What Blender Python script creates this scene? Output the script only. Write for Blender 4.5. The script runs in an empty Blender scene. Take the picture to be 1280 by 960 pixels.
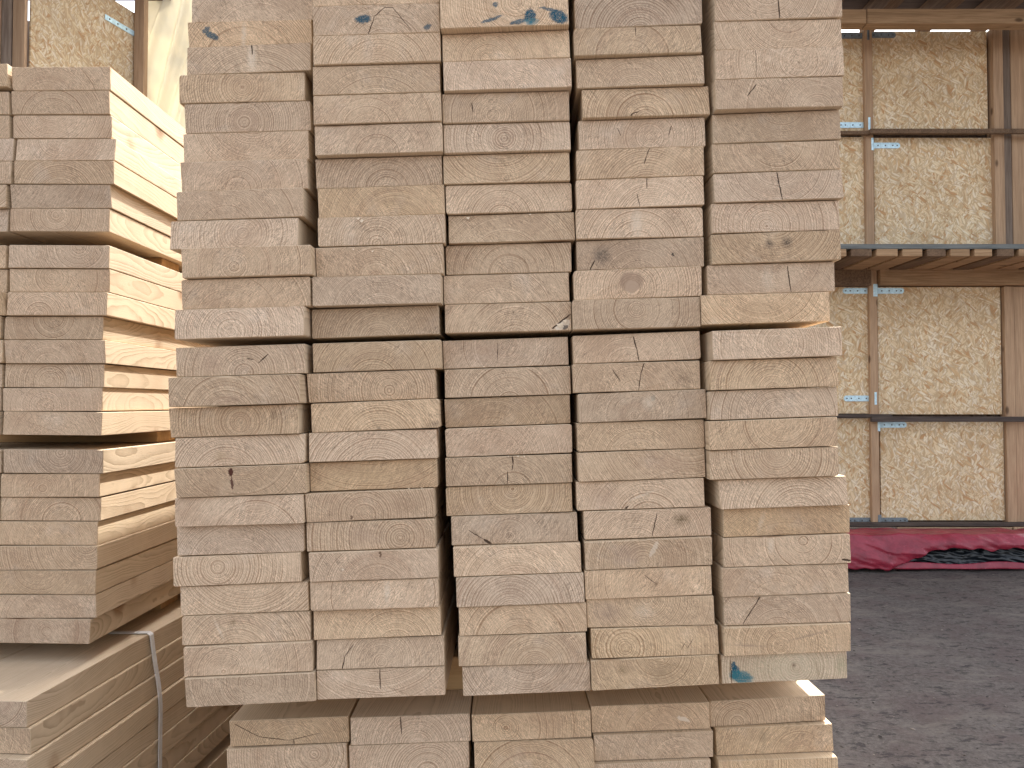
import bpy, bmesh, math, random
from mathutils import Vector, Matrix, noise as mnoise
random.seed(7)
C = bpy.context.scene.collection
sc = bpy.context.scene
R = math.radians
CAMZ = 1.6

# ------------------------------------------------------------------ camera, sky, sun, exposure
cam_d = bpy.data.cameras.new('camera'); cam = bpy.data.objects.new('camera', cam_d); C.objects.link(cam)
cam_d.sensor_width = 36; cam_d.lens = 27.0; cam_d.clip_start = 0.02; cam_d.clip_end = 2000
cam.location = (0, 0, CAMZ); cam.rotation_euler = (R(90 + 1.492), 0, 0)
sc.camera = cam
SX, SY, SZ = 1.0, 2.1, 3.1                      # direction to the sun
EL = math.atan2(SZ, math.hypot(SX, SY)); AZ = math.atan2(SX, SY)
w = bpy.data.worlds.new("World"); sc.world = w; w.use_nodes = True
nt = w.node_tree; bg = nt.nodes['Background']; sky = nt.nodes.new('ShaderNodeTexSky')
sky.sky_type = 'NISHITA'; sky.sun_disc = False; sky.sun_elevation = EL; sky.sun_rotation = AZ
sky.air_density = 1.0; sky.dust_density = 4.0; sky.ozone_density = 1.0
hs = nt.nodes.new('ShaderNodeHueSaturation'); hs.inputs['Saturation'].default_value = .36
nt.links.new(sky.outputs[0], hs.inputs['Color']); nt.links.new(hs.outputs[0], bg.inputs[0]); bg.inputs[1].default_value = 0.15
sun_d = bpy.data.lights.new('sun', 'SUN'); sun = bpy.data.objects.new('sun', sun_d); C.objects.link(sun)
sun_d.energy = 3.5; sun_d.angle = R(0.53); sun_d.color = (1, .98, .93)
sun.rotation_euler = Vector((SX, SY, SZ)).to_track_quat('Z', 'Y').to_euler()
sc.view_settings.view_transform = 'Standard'; sc.view_settings.look = 'None'
sc.view_settings.exposure = 1.8; sc.view_settings.gamma = 1.0
sc.view_settings.use_curve_mapping = False
sc.cycles.max_bounces = 8; sc.cycles.diffuse_bounces = 5

# ------------------------------------------------------------------ node helper
class N:
    def __init__(s, name):
        s.m = bpy.data.materials.new(name); s.m.use_nodes = True; s.t = s.m.node_tree
        s.t.nodes.clear()
        s.out = s.t.nodes.new('ShaderNodeOutputMaterial')
        s.b = s.t.nodes.new('ShaderNodeBsdfPrincipled'); s.L(s.b.outputs[0], s.out.inputs[0])
    def L(s, a, b): s.t.links.new(a, b)
    def put(s, inp, v):
        if isinstance(v, bpy.types.NodeSocket): s.L(v, inp)
        elif v is not None:
            if isinstance(v, (tuple, list)) and len(v) == 3 and inp.type == 'RGBA': v = (*v, 1)
            inp.default_value = v
    def M(s, op, a, b=None, c=None, clamp=False):
        n = s.t.nodes.new('ShaderNodeMath'); n.operation = op; n.use_clamp = clamp
        s.put(n.inputs[0], a); s.put(n.inputs[1], b); s.put(n.inputs[2], c); return n.outputs[0]
    def V(s, op, a, b=None):
        n = s.t.nodes.new('ShaderNodeVectorMath'); n.operation = op
        s.put(n.inputs[0], a)
        if op == 'SCALE': s.put(n.inputs['Scale'], b)
        else: s.put(n.inputs[1], b)
        return n.outputs['Value'] if op in ('LENGTH', 'DOT_PRODUCT', 'DISTANCE') else n.outputs[0]
    def mix(s, f, a, b, mode='MIX'):
        n = s.t.nodes.new('ShaderNodeMix'); n.data_type = 'RGBA'; n.blend_type = mode
        s.put(n.inputs[0], f); s.put(n.inputs[6], a); s.put(n.inputs[7], b); return n.outputs[2]
    def noise(s, v, scale, detail=2, rough=.5, color=False):
        n = s.t.nodes.new('ShaderNodeTexNoise'); s.put(n.inputs['Vector'], v)
        n.inputs['Scale'].default_value = scale; n.inputs['Detail'].default_value = detail
        n.inputs['Roughness'].default_value = rough; return n.outputs[1 if color else 0]
    def voro(s, v, scale, feature='F1', out=0, rnd=1.0):
        n = s.t.nodes.new('ShaderNodeTexVoronoi'); n.feature = feature; s.put(n.inputs['Vector'], v)
        n.inputs['Scale'].default_value = scale; n.inputs['Randomness'].default_value = rnd; return n.outputs[out]
    def xyz(s, v):
        n = s.t.nodes.new('ShaderNodeSeparateXYZ'); s.put(n.inputs[0], v); return n.outputs
    def comb(s, x, y, z):
        n = s.t.nodes.new('ShaderNodeCombineXYZ')
        s.put(n.inputs[0], x); s.put(n.inputs[1], y); s.put(n.inputs[2], z); return n.outputs[0]
    def attr(s, name):
        n = s.t.nodes.new('ShaderNodeAttribute'); n.attribute_type = 'OBJECT'; n.attribute_name = name
        return s.xyz(n.outputs['Vector'])
    def ss(s, v, lo, hi, a=0., b=1.):
        n = s.t.nodes.new('ShaderNodeMapRange'); n.interpolation_type = 'SMOOTHSTEP'
        s.put(n.inputs[0], v); s.put(n.inputs[1], lo); s.put(n.inputs[2], hi); s.put(n.inputs[3], a); s.put(n.inputs[4], b)
        return n.outputs[0]
    def coord(s, which='Object'):
        return s.t.nodes.new('ShaderNodeTexCoord').outputs[which]
    def rotv(s, v, e):
        n = s.t.nodes.new('ShaderNodeMapping'); s.put(n.inputs[0], v); n.inputs['Rotation'].default_value = e; return n.outputs[0]
    def bump(s, h, strength, dist, normal=None):
        n = s.t.nodes.new('ShaderNodeBump'); n.inputs['Strength'].default_value = strength
        n.inputs['Distance'].default_value = dist; s.put(n.inputs['Height'], h)
        if normal is not None: s.L(normal, n.inputs['Normal'])
        return n.outputs[0]
    def end(s, col, rough=.8, spec=.25, normal=None, metal=0.):
        s.put(s.b.inputs['Base Color'], col); s.put(s.b.inputs['Roughness'], rough)
        s.put(s.b.inputs['Specular IOR Level'], spec); s.put(s.b.inputs['Metallic'], metal)
        if normal is not None: s.L(normal, s.b.inputs['Normal'])
        return s.m

# ------------------------------------------------------------------ sawn wood, rings in the board's own volume
def sawn_wood(name, cracks=(), marks=()):
    """cracks: (x0,z0,x1,z1,halfwidth) m ; marks: (x,z,rx,rz,angle,colour,strength,kind)"""
    n = N(name); P = n.coord(); x, y, z = n.xyz(P)
    a = n.attr('pith'); px, pz, wd = a[0], a[1], a[2]
    b = n.attr('tone'); tint, bright, seed = b[0], b[1], b[2]
    Ps = n.V('ADD', P, n.comb(0, n.M('MULTIPLY', seed, 9.), seed))
    nrm = n.xyz(n.coord('Normal')); endm = n.ss(n.M('ABSOLUTE', nrm[1]), .6, .8)
    # pith wanders along the board
    dr = n.xyz(n.V('SUBTRACT', n.noise(n.comb(0, n.M('MULTIPLY', y, 1.3), n.M('MULTIPLY', seed, 5.)), 1., 2, .5, True), (.5, .5, .5)))
    wob = n.xyz(n.V('SUBTRACT', n.noise(Ps, 18., 2, .5, True), (.5, .5, .5)))
    cx = n.M('SUBTRACT', x, px); cz = n.M('SUBTRACT', z, pz)
    cx = n.M('ADD', cx, n.M('ADD', n.M('MULTIPLY', dr[0], .10), n.M('MULTIPLY', wob[0], .0035)))
    cz = n.M('ADD', cz, n.M('ADD', n.M('MULTIPLY', dr[2], .06), n.M('MULTIPLY', wob[2], .0035)))
    r = n.V('LENGTH', n.comb(cx, 0., n.M('MULTIPLY', cz, 1.06)))
    r2 = n.M('ADD', r, n.M('MULTIPLY', n.noise(n.comb(n.M('MULTIPLY', r, 1.), n.M('MULTIPLY', seed, 3.), 0.), 110., 1, .5), .010))
    ph = n.M('DIVIDE', r2, wd); fr = n.M('FRACT', ph)
    late = n.M('MULTIPLY', n.M('POWER', fr, 2.2), n.ss(fr, .93, 1.0, 1., 0.))
    cellr = n.t.nodes.new('ShaderNodeTexWhiteNoise'); cellr.noise_dimensions = '1D'
    n.put(cellr.inputs['W'], n.M('ADD', n.M('FLOOR', ph), n.M('MULTIPLY', seed, 13.)))
    late = n.M('MULTIPLY', late, n.M('MULTIPLY_ADD', cellr.outputs[0], .45, .72))
    mask = n.ss(n.noise(Ps, 17., 3, .6),   .28, .60, .45, 1.25)
    ringa = n.M('MULTIPLY', late, mask)
    # colours
    early = n.mix(tint, (.595, .460, .343), (.615, .440, .270))
    latec = n.mix(tint, (.29, .190, .125), (.30, .180, .095))
    col = n.mix(n.M('MULTIPLY', ringa, 1.0, clamp=True), early, latec)
    # broad patches: heartwood, greyer and redder zones
    pat = n.noise(Ps, 9., 3, .6)
    col = n.mix(n.ss(pat, .45, .75, 0., .42), col, (.38, .245, .155))
    pat2 = n.noise(n.V('ADD', Ps, (3., 1., 7.)), 14., 3, .65)
    col = n.mix(n.ss(pat2, .55, .80, 0., .30), col, (.62, .52, .42))
    ringband = n.noise(n.comb(r, 0., n.M('MULTIPLY', seed, 7.)), 42., 2, .6)
    col = n.mix(n.ss(ringband, .55, .78, 0., .40), col, (.36, .225, .150))
    # end grain: saw fuzz in slanted strokes, rays, speckle
    flip = n.M('MULTIPLY_ADD', n.M('GREATER_THAN', n.M('FRACT', n.M('MULTIPLY', seed, 3.7)), .35), 2., -1.)
    q = n.rotv(n.comb(n.M('MULTIPLY', x, flip), y, z), (0, R(40), 0)); qx, qy, qz = n.xyz(q)
    saw = n.noise(n.comb(n.M('MULTIPLY', qx, 1.), n.M('ADD', n.M('MULTIPLY', y, .2), seed), n.M('MULTIPLY', qz, .18)), 620., 2, .7)
    spk = n.noise(Ps, 640., 2, .8)
    fz = n.M('ADD', n.M('MULTIPLY', n.M('SUBTRACT', saw, .5), 1.5), n.M('MULTIPLY', n.M('SUBTRACT', spk, .5), 1.6))
    fz = n.M('MULTIPLY', fz, n.ss(n.noise(Ps, 30., 2), .3, .7, .45, 1.0))
    e_mul = n.M('ADD', 1., n.M('MULTIPLY', fz, 1.1))
    # side grain: long fibres
    fib = n.noise(n.comb(n.M('MULTIPLY', x, 1.), n.M('MULTIPLY', y, .03), n.M('MULTIPLY', z, 1.)), 420., 3, .6)
    s_mul = n.M('MULTIPLY_ADD', n.M('SUBTRACT', fib, .5), .35, 1.12)
    mul = n.M('ADD', n.M('MULTIPLY', endm, e_mul), n.M('MULTIPLY', n.M('SUBTRACT', 1., endm), s_mul))
    mul = n.M('MULTIPLY', mul, bright)
    rim = n.M('MULTIPLY', n.ss(n.M('ABSOLUTE', z), .0200, .0224), n.ss(n.noise(n.V('ADD', Ps, (.4, 0, 0)), 70., 3, .75), .55, .68, 0., .55))
    rim = n.M('MULTIPLY', rim, endm)
    col = n.mix(1., col, n.comb(mul, mul, mul), 'MULTIPLY')
    col = n.mix(rim, col, (.70, .60, .47))
    side = n.mix(.42, col, (.62, .52, .36))
    # knots on the long faces
    kv = n.comb(n.M('MULTIPLY', x, 1.), n.M('MULTIPLY_ADD', y, 1.1, seed), n.M('MULTIPLY', z, 1.))
    kd = n.voro(kv, 5.5)
    kd = n.M('ADD', kd, n.M('MULTIPLY', n.M('SUBTRACT', n.noise(P, 60., 2), .5), .05))
    side = n.mix(n.ss(kd, .10, .22, .7, 0.), side, (.25, .13, .06))
    side = n.mix(n.ss(kd, .06, .10, .8, 0.), side, (.12, .06, .03))
    col = n.mix(endm, side, col)
    hgt = n.M('ADD', n.M('MULTIPLY', fz, .6), n.M('MULTIPLY', ringa, -.5))
    P2 = n.comb(x, 0., z)
    wv = n.V('SCALE', n.V('SUBTRACT', n.noise(Ps, 160., 3, .6, True), (.5, .5, .5)), .0022)
    wv2 = n.V('SCALE', n.V('SUBTRACT', n.noise(Ps, 210., 4, .75, True), (.5, .5, .5)), .0095)
    Pw = n.V('MULTIPLY', n.V('ADD', P, wv), (1, 0, 1)); Pm = n.V('MULTIPLY', n.V('ADD', P, wv2), (1, 0, 1))
    for (mx, mz, rx, rz, ang, c, st, kind) in marks:
        d = n.V('SUBTRACT', Pm if kind != 'soft' else P2, (mx, 0, mz))
        d = n.rotv(d, (0, -ang, 0)); d = n.V('MULTIPLY', d, (1 / rx, 0, 1 / rz)); d = n.V('LENGTH', d)
        if kind == 'ink': m = n.M('MULTIPLY', n.ss(d, .75, 1.15, st, 0.), n.ss(spk, .30, .55, .35, 1.))
        elif kind == 'hard': m = n.ss(d, .8, 1.1, st, 0.)
        else: m = n.M('MULTIPLY', n.ss(d, .0, 1.3, st, 0.), n.ss(n.noise(Ps, 300., 2, .7), .3, .62, .35, 1.))
        col = n.mix(n.M('MULTIPLY', m, endm), col, c)
    cm = None
    for (x0, z0, x1, z1, hw) in cracks:
        A = Vector((x0, 0, z0)); D = Vector((x1 - x0, 0, z1 - z0)); l2 = D.length_squared
        pa = n.V('SUBTRACT', Pw, tuple(A)); h = n.M('DIVIDE', n.V('DOT_PRODUCT', pa, tuple(D)), l2, clamp=True)
        d = n.V('LENGTH', n.V('SUBTRACT', pa, n.V('SCALE', tuple(D), h)))
        wl = n.M('MULTIPLY', n.M('MULTIPLY_ADD', n.M('SINE', n.M('MULTIPLY_ADD', h, 2.3, .55)), .75, .25), hw)
        m = n.ss(n.M('DIVIDE', d, wl), .6, 1.3, 1., 0.)
        cm = m if cm is None else n.M('MAXIMUM', cm, m)
    if cm is not None:
        cm = n.M('MULTIPLY', cm, endm)
        col = n.mix(n.M('MULTIPLY', cm, .93), col, (.035, .018, .010))
        hgt = n.M('SUBTRACT', hgt, n.M('MULTIPLY', cm, 3.))
    nb = n.bump(hgt, .55, .0006)
    return n.end(col, .82, .18, nb)

# ------------------------------------------------------------------ generic materials
def plain_wood(name, c1, c2, axis=2, knots=True, scale=1.):
    """weathered construction timber with grain along the given axis"""
    n = N(name); P = n.coord(); oi = n.t.nodes.new('ShaderNodeObjectInfo')
    c = list(n.xyz(P)); c[axis] = n.M('MULTIPLY', c[axis], .05)
    rnd = n.M('MULTIPLY', oi.outputs['Random'], 17.)
    v = n.comb(n.M('ADD', c[0], rnd), c[1], c[2])
    g = n.noise(v, 60. * scale, 5, .65); g2 = n.noise(v, 9. * scale, 3, .6)
    col = n.mix(n.ss(g, .3, .7), c1, c2)
    col = n.mix(n.ss(g2, .4, .75, 0., .5), col, tuple(q * .6 for q in c2))
    if knots:
        c = list(n.xyz(P)); c[axis] = n.M('MULTIPLY', c[axis], .5)
        kd = n.voro(n.comb(n.M('ADD', c[0], rnd), c[1], c[2]), 5.)
        col = n.mix(n.ss(kd, .06, .15, .8, 0.), col, (.08, .045, .025))
    return n.end(col, .85, .2, n.bump(g, .4, .002))

def osb(name, light=1.):
    n = N(name); P = n.coord(); oi = n.t.nodes.new('ShaderNodeObjectInfo')
    P = n.V('ADD', P, n.V('SCALE', (3.1, .0, 5.7), oi.outputs['Random']))
    P = n.V('ADD', P, n.V('SCALE', n.V('SUBTRACT', n.noise(P, 14., 2, .5, True), (.5, .5, .5)), .007))
    P = n.V('ADD', P, n.V('SCALE', n.V('SUBTRACT', n.noise(P, 2.3, 2, .5, True), (.5, .5, .5)), .17))
    col = None; hs = None
    pal = [(.80, .62, .39), (.68, .45, .24), (.88, .76, .57), (.56, .30, .13)]
    for k, ang in enumerate((4, -14, 22, -40, 58)):
        q = n.rotv(P, (0, R(ang), 0)); x, y, z = n.xyz(q)
        v = n.comb(n.M('MULTIPLY_ADD', x, (2.6, 2.2, 3.0, 2.0, 2.6)[k], k * 7.3), k * 3.1, n.M('MULTIPLY', z, .55))
        cc = n.xyz(n.voro(v, (18., 23., 16., 28., 21.)[k], 'F1', 1)); de = n.voro(v, (18., 23., 16., 28., 21.)[k], 'F1', 0)
        rmp = n.t.nodes.new('ShaderNodeValToRGB'); rmp.color_ramp.interpolation = 'CONSTANT'
        e = rmp.color_ramp.elements; e[0].color = (*pal[0], 1); e[0].position = 0
        e[1].position = .34; e[1].color = (*pal[2], 1)
        for p_, c_ in ((.58, (.84, .69, .46)), (.80, pal[1]), (.94, pal[3])):
            q_ = e.new(p_); q_.color = (*c_, 1)
        n.put(rmp.inputs[0], cc[0])
        fibre = n.noise(n.comb(n.M('MULTIPLY', x, 1.), 0., n.M('MULTIPLY', z, .07)), 380., 2, .6)
        c = n.mix(n.ss(fibre, .3, .7, .0, .35), rmp.outputs[0], tuple(v_ * .6 for v_ in pal[0]))
        c = n.mix(n.ss(de, .42, .62, 0., .55), c, (.42, .26, .13))
        if col is None: col = c; hs = cc[1]
        else:
            m = n.M('GREATER_THAN', cc[2], (.0, .50, .60, .66, .74)[k])
            col = n.mix(m, col, c); hs = n.M('ADD', hs, n.M('MULTIPLY', m, cc[1]))
    big = n.noise(P, 1.6, 3, .6)
    col = n.mix(n.ss(big, .35, .7, 0., .3), col, (.36, .25, .14))
    col = n.mix(1., col, (light, light, light), 'MULTIPLY')
    return n.end(col, .7, .25, n.bump(hs, .4, .002))

def simple(name, c, rough=.6, metal=0., spec=.3, var=.25, sc_=8., bump=.2):
    n = N(name); P = n.coord(); g = n.noise(P, sc_, 5, .65)
    col = n.mix(n.ss(g, .3, .7), tuple(v * (1 - var) for v in c), tuple(min(1, v * (1 + var)) for v in c))
    return n.end(col, rough, spec, n.bump(g, bump, .01), metal)

MAT = {}
MAT['wood'] = sawn_wood('sawn_wood')
MAT['osb'] = osb('osb_board')
MAT['osb_darker'] = osb('osb_board_darker', .82)  # same chipboard colours, evenly darkened
MAT['post'] = plain_wood('post_timber', (.50, .34, .215), (.36, .23, .14), 2)
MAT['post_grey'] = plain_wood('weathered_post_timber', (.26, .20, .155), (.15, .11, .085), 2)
MAT['beam'] = plain_wood('beam_timber', (.44, .285, .165), (.28, .175, .095), 0)
MAT['dark'] = plain_wood('dark_timber', (.11, .085, .07), (.06, .045, .04), 0)
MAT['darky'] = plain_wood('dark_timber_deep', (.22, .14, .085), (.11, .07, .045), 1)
MAT['grey'] = plain_wood('grey_deck_timber', (.20, .21, .20), (.11, .12, .12), 0)
MAT['lath'] = plain_wood('bearer_timber', (.52, .34, .17), (.38, .23, .11), 0, False)
MAT['zinc'] = simple('galvanised_steel', (.52, .70, .78), .42, .35, .5, .15, 40.)  # bluish base colour paints in the blue that the metal reflects
MAT['zinc_dull'] = simple('dull_galvanised_steel', (.20, .23, .25), .6, .3, .4, .2, 40.)
MAT['screw'] = simple('steel_screw', (.10, .10, .10), .4, .8)
MAT['strap'] = simple('pale_strap', (.70, .69, .68), .35, 0., .5, .08, 60.)
MAT['black'] = simple('black_film', (.008, .011, .015), .32, 0., .5, .4, 6.)

# ------------------------------------------------------------------ object helpers
def link(name, me, mat=None, parent=None):
    o = bpy.data.objects.new(name, me); C.objects.link(o)
    if mat: me.materials.append(mat)
    if parent: o.parent = parent
    return o
def tag(o, label=None, cat=None, group=None, kind=None):
    if label: o['label'] = label
    if cat: o['category'] = cat
    if group: o['group'] = group
    if kind: o['kind'] = kind
    return o
def to_mesh(bm, name):
    me = bpy.data.meshes.new(name); bm.normal_update(); bm.to_mesh(me); bm.free(); return me
def boxes_mesh(name, lst, bev=.003, jit=0.):
    """list of (x0,x1,y0,y1,z0,z1)"""
    bm = bmesh.new()
    for (x0, x1, y0, y1, z0, z1) in lst:
        r = bmesh.ops.create_cube(bm, size=1)
        for v in r['verts']:
            v.co = Vector((x0 + (v.co.x + .5) * (x1 - x0), y0 + (v.co.y + .5) * (y1 - y0), z0 + (v.co.z + .5) * (z1 - z0)))
    if bev: bmesh.ops.bevel(bm, geom=list(bm.edges), offset=bev, segments=1, affect='EDGES')
    return to_mesh(bm, name)
def box(name, b, mat, parent=None, bev=.003):
    """box thing with its origin at the base centre"""
    x0, x1, y0, y1, z0, z1 = b; c = Vector(((x0 + x1) / 2, (y0 + y1) / 2, z0))
    o = link(name, boxes_mesh(name, [(x0 - c.x, x1 - c.x, y0 - c.y, y1 - c.y, 0, z1 - z0)], bev), mat, parent)
    o.location = c - (parent.location if parent else Vector()); return o

# ------------------------------------------------------------------ ground
def ground():
    bm = bmesh.new()
    def hgt(x, y):
        p = Vector((x, y, 0))
        return mnoise.fractal(p * .9, 1., 2., 4) * .012 + mnoise.fractal(p * 6, 1., 2., 4) * .016 - .012
    xs = [-200, -60, -25, -12] + [-8 + i * .09 for i in range(190)] + [12, 25, 60, 200]
    ys = [-200, -60, -25, -10, -4, 0] + [1.5 + i * .08 for i in range(94)] + [10, 12, 25, 60, 200]
    g = [[bm.verts.new((x, y, hgt(x, y))) for x in xs] for y in ys]
    for j in range(len(ys) - 1):
        for i in range(len(xs) - 1): bm.faces.new((g[j][i], g[j][i + 1], g[j + 1][i + 1], g[j + 1][i]))
    n = N('packed_dirt'); P = n.coord()
    f = n.noise(P, 38., 8, .85); m = n.noise(P, 3., 5, .6); q = n.noise(n.V('MULTIPLY', P, (1, 2.2, 1)), 11., 6, .7)
    col = n.mix(n.ss(f, .3, .7), (.052, .045, .042), (.150, .130, .118))
    col = n.mix(n.ss(m, .4, .7, 0., .6), col, (.082, .058, .056))
    col = n.mix(n.ss(q, .53, .62, 0., .75), col, (.028, .024, .025))
    col = n.mix(n.ss(n.noise(P, 14., 6, .8), .62, .74, 0., .45), col, (.24, .22, .20))
    dust = n.noise(n.V('MULTIPLY', P, (1, 2.6, 1)), 1.7, 5, .65)
    col = n.mix(n.ss(dust, .50, .68, 0., .65), col, (.150, .128, .112))
    me = to_mesh(bm, 'ground')
    for p in me.polygons: p.use_smooth = True
    o = link('ground', me, n.end(col, .95, .15, n.bump(n.M('ADD', f, q), .7, .012)))
    tag(o, kind='structure')
    # chips and pebbles
    bm = bmesh.new(); rr = random.Random(3)
    for i in range(1300):
        y = rr.uniform(2.6, 7.3); x = rr.uniform(.3, y * .9); s = rr.uniform(.002, .008) * (1.6 if rr.random() < .08 else 1)
        M = Matrix.Translation((x, y, hgt(x, y) + s * .15)) @ Matrix.Rotation(rr.uniform(0, 6.3), 4, 'Z') @ Matrix.Diagonal((s * rr.uniform(.7, 2.2), s, s * .45, 1))
        bmesh.ops.create_icosphere(bm, subdivisions=1, radius=1, matrix=M)
    n = N('pebble_mix'); g = n.voro(n.coord(), 13., 'F1', 1)
    col = n.mix(n.xyz(g)[0], (.030, .025, .024), (.19, .16, .14))
    o = link('gravel', to_mesh(bm, 'gravel'), n.end(col, .9))
    tag(o, 'small dark stones and wood chips strewn on the dirt yard', 'gravel', kind='stuff')
ground()

# ------------------------------------------------------------------ timber packs
PACKS = {
 'top': {"yaw":-0.00866,"rho":0.02893,"w":0.195,"t":[0.04591,0.04629,0.04597,0.04621,0.04634],"bz":[0.11063,0.10895,0.11052,0.10943,0.11115],"cols":[[[-0.4139,1.1417],[-0.4071,1.153],[-0.4018,1.1428],[-0.4249,1.1582],[-0.4163,1.1614],[-0.4111,1.1674],[-0.4092,1.1726],[-0.4057,1.1723],[-0.4131,1.1711],[-0.4027,1.1732],[-0.4062,1.1921],[-0.4026,1.1971]],[[-0.216,1.1715],[-0.2094,1.1552],[-0.2062,1.1647],[-0.202,1.1642],[-0.2021,1.1708],[-0.2049,1.1738],[-0.2016,1.1584],[-0.2022,1.1563],[-0.2029,1.1597],[-0.2007,1.1569],[-0.2008,1.159],[-0.2006,1.1624]],[[-0.0124,1.179],[-0.0138,1.185],[-0.0091,1.1841],[-0.0031,1.1767],[-0.0057,1.1759],[-0.0081,1.173],[-0.006,1.1679],[-0.0065,1.1656],[-0.0026,1.1546],[-0.0035,1.1596],[-0.0044,1.147],[-0.0034,1.148]],[[0.1832,1.1663],[0.1872,1.1696],[0.1934,1.1753],[0.193,1.1695],[0.195,1.1664],[0.1968,1.1679],[0.2014,1.1715],[0.2079,1.1648],[0.2003,1.1626],[0.1974,1.1577],[0.2004,1.1616],[0.2027,1.1661]],[[0.3788,1.1655],[0.391,1.1722],[0.398,1.1645],[0.3992,1.1653],[0.4041,1.1621],[0.4043,1.1666],[0.4067,1.1676],[0.4078,1.1528],[0.41,1.1534],[0.412,1.1602],[0.4133,1.158],[0.4152,1.1612]]]},
 'mid': {"yaw":0.00674,"rho":0.03521,"w":0.195,"t":[0.04522,0.04522,0.04534,0.04503,0.04505],"bz":[-0.44061,-0.44037,-0.44197,-0.43816,-0.44145],"cols":[[[-0.4022,1.1737],[-0.4056,1.1765],[-0.409,1.1821],[-0.4098,1.1807],[-0.4183,1.177],[-0.4127,1.1792],[-0.4089,1.1646],[-0.403,1.1584],[-0.4043,1.1626],[-0.4105,1.158],[-0.4034,1.141],[-0.3979,1.1559]],[[-0.2066,1.182],[-0.206,1.183],[-0.2096,1.1833],[-0.211,1.1748],[-0.2099,1.1698],[-0.2132,1.1722],[-0.2125,1.1691],[-0.2074,1.178],[-0.2049,1.169],[-0.2005,1.1694],[-0.2052,1.1726],[-0.1944,1.166]],[[0.0153,1.1804],[0.0105,1.1772],[0.013,1.1785],[0.0106,1.1747],[0.0077,1.1772],[0.0051,1.1881],[-0.0016,1.1893],[-0.0003,1.1841],[0.0013,1.1817],[0.0007,1.1927],[0.0026,1.1861],[0.0012,1.1912]],[[0.2109,1.1759],[0.2134,1.1807],[0.2086,1.1831],[0.2068,1.1798],[0.2084,1.1755],[0.2091,1.1797],[0.1995,1.1778],[0.2027,1.1736],[0.2033,1.1742],[0.2064,1.1697],[0.2,1.1716],[0.2024,1.1751]],[[0.4122,1.1885],[0.4151,1.1767],[0.4176,1.1796],[0.4153,1.1755],[0.4193,1.1751],[0.4216,1.1767],[0.4134,1.1628],[0.3994,1.1568],[0.3989,1.1536],[0.402,1.1556],[0.4036,1.1527],[0.4083,1.146]]]},
 'low': {"yaw":0.01254,"rho":0.03544,"w":0.195,"t":[0.045,0.045,0.04501,0.04499,0.04499],"bz":[-0.59155,-0.59192,-0.59431,-0.58941,-0.59269],"cols":[[[-0.3722,1.277],[-0.3678,1.2777]],[[-0.1718,1.2687],[-0.1683,1.2672]],[[0.0316,1.2626],[0.0292,1.2669]],[[0.2272,1.2655],[0.2249,1.2692]],[[0.4301,1.2781],[0.4228,1.2845]]]},
 'l1': {"yaw":-0.00796,"rho":-1e-05,"w":0.192,"t":[0.04558],"bz":[0.33166],"cols":[[[-0.8833,1.4644],[-0.8811,1.4634],[-0.8733,1.4589],[-0.8736,1.4642],[-0.8822,1.4664],[-0.884,1.4618],[-0.8823,1.4596]]]},
 'l2': {"yaw":-0.01196,"rho":7e-05,"w":0.192,"t":[0.04582],"bz":[-0.06005],"cols":[[[-0.8954,1.4576],[-0.9012,1.4666],[-0.8981,1.4667],[-0.8932,1.4588],[-0.8981,1.4618],[-0.8883,1.4547],[-0.8891,1.4632],[-0.889,1.4599]]]},
 'l3': {"yaw":-0.01001,"rho":4e-05,"w":0.192,"t":[0.04578],"bz":[-0.45297],"cols":[[[-0.9077,1.4562],[-0.9001,1.4601],[-0.8999,1.4586],[-0.8987,1.4591],[-0.9019,1.465],[-0.8977,1.4669],[-0.8967,1.4624],[-0.8903,1.4601]]]},
}

LEN = 3.3
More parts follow.
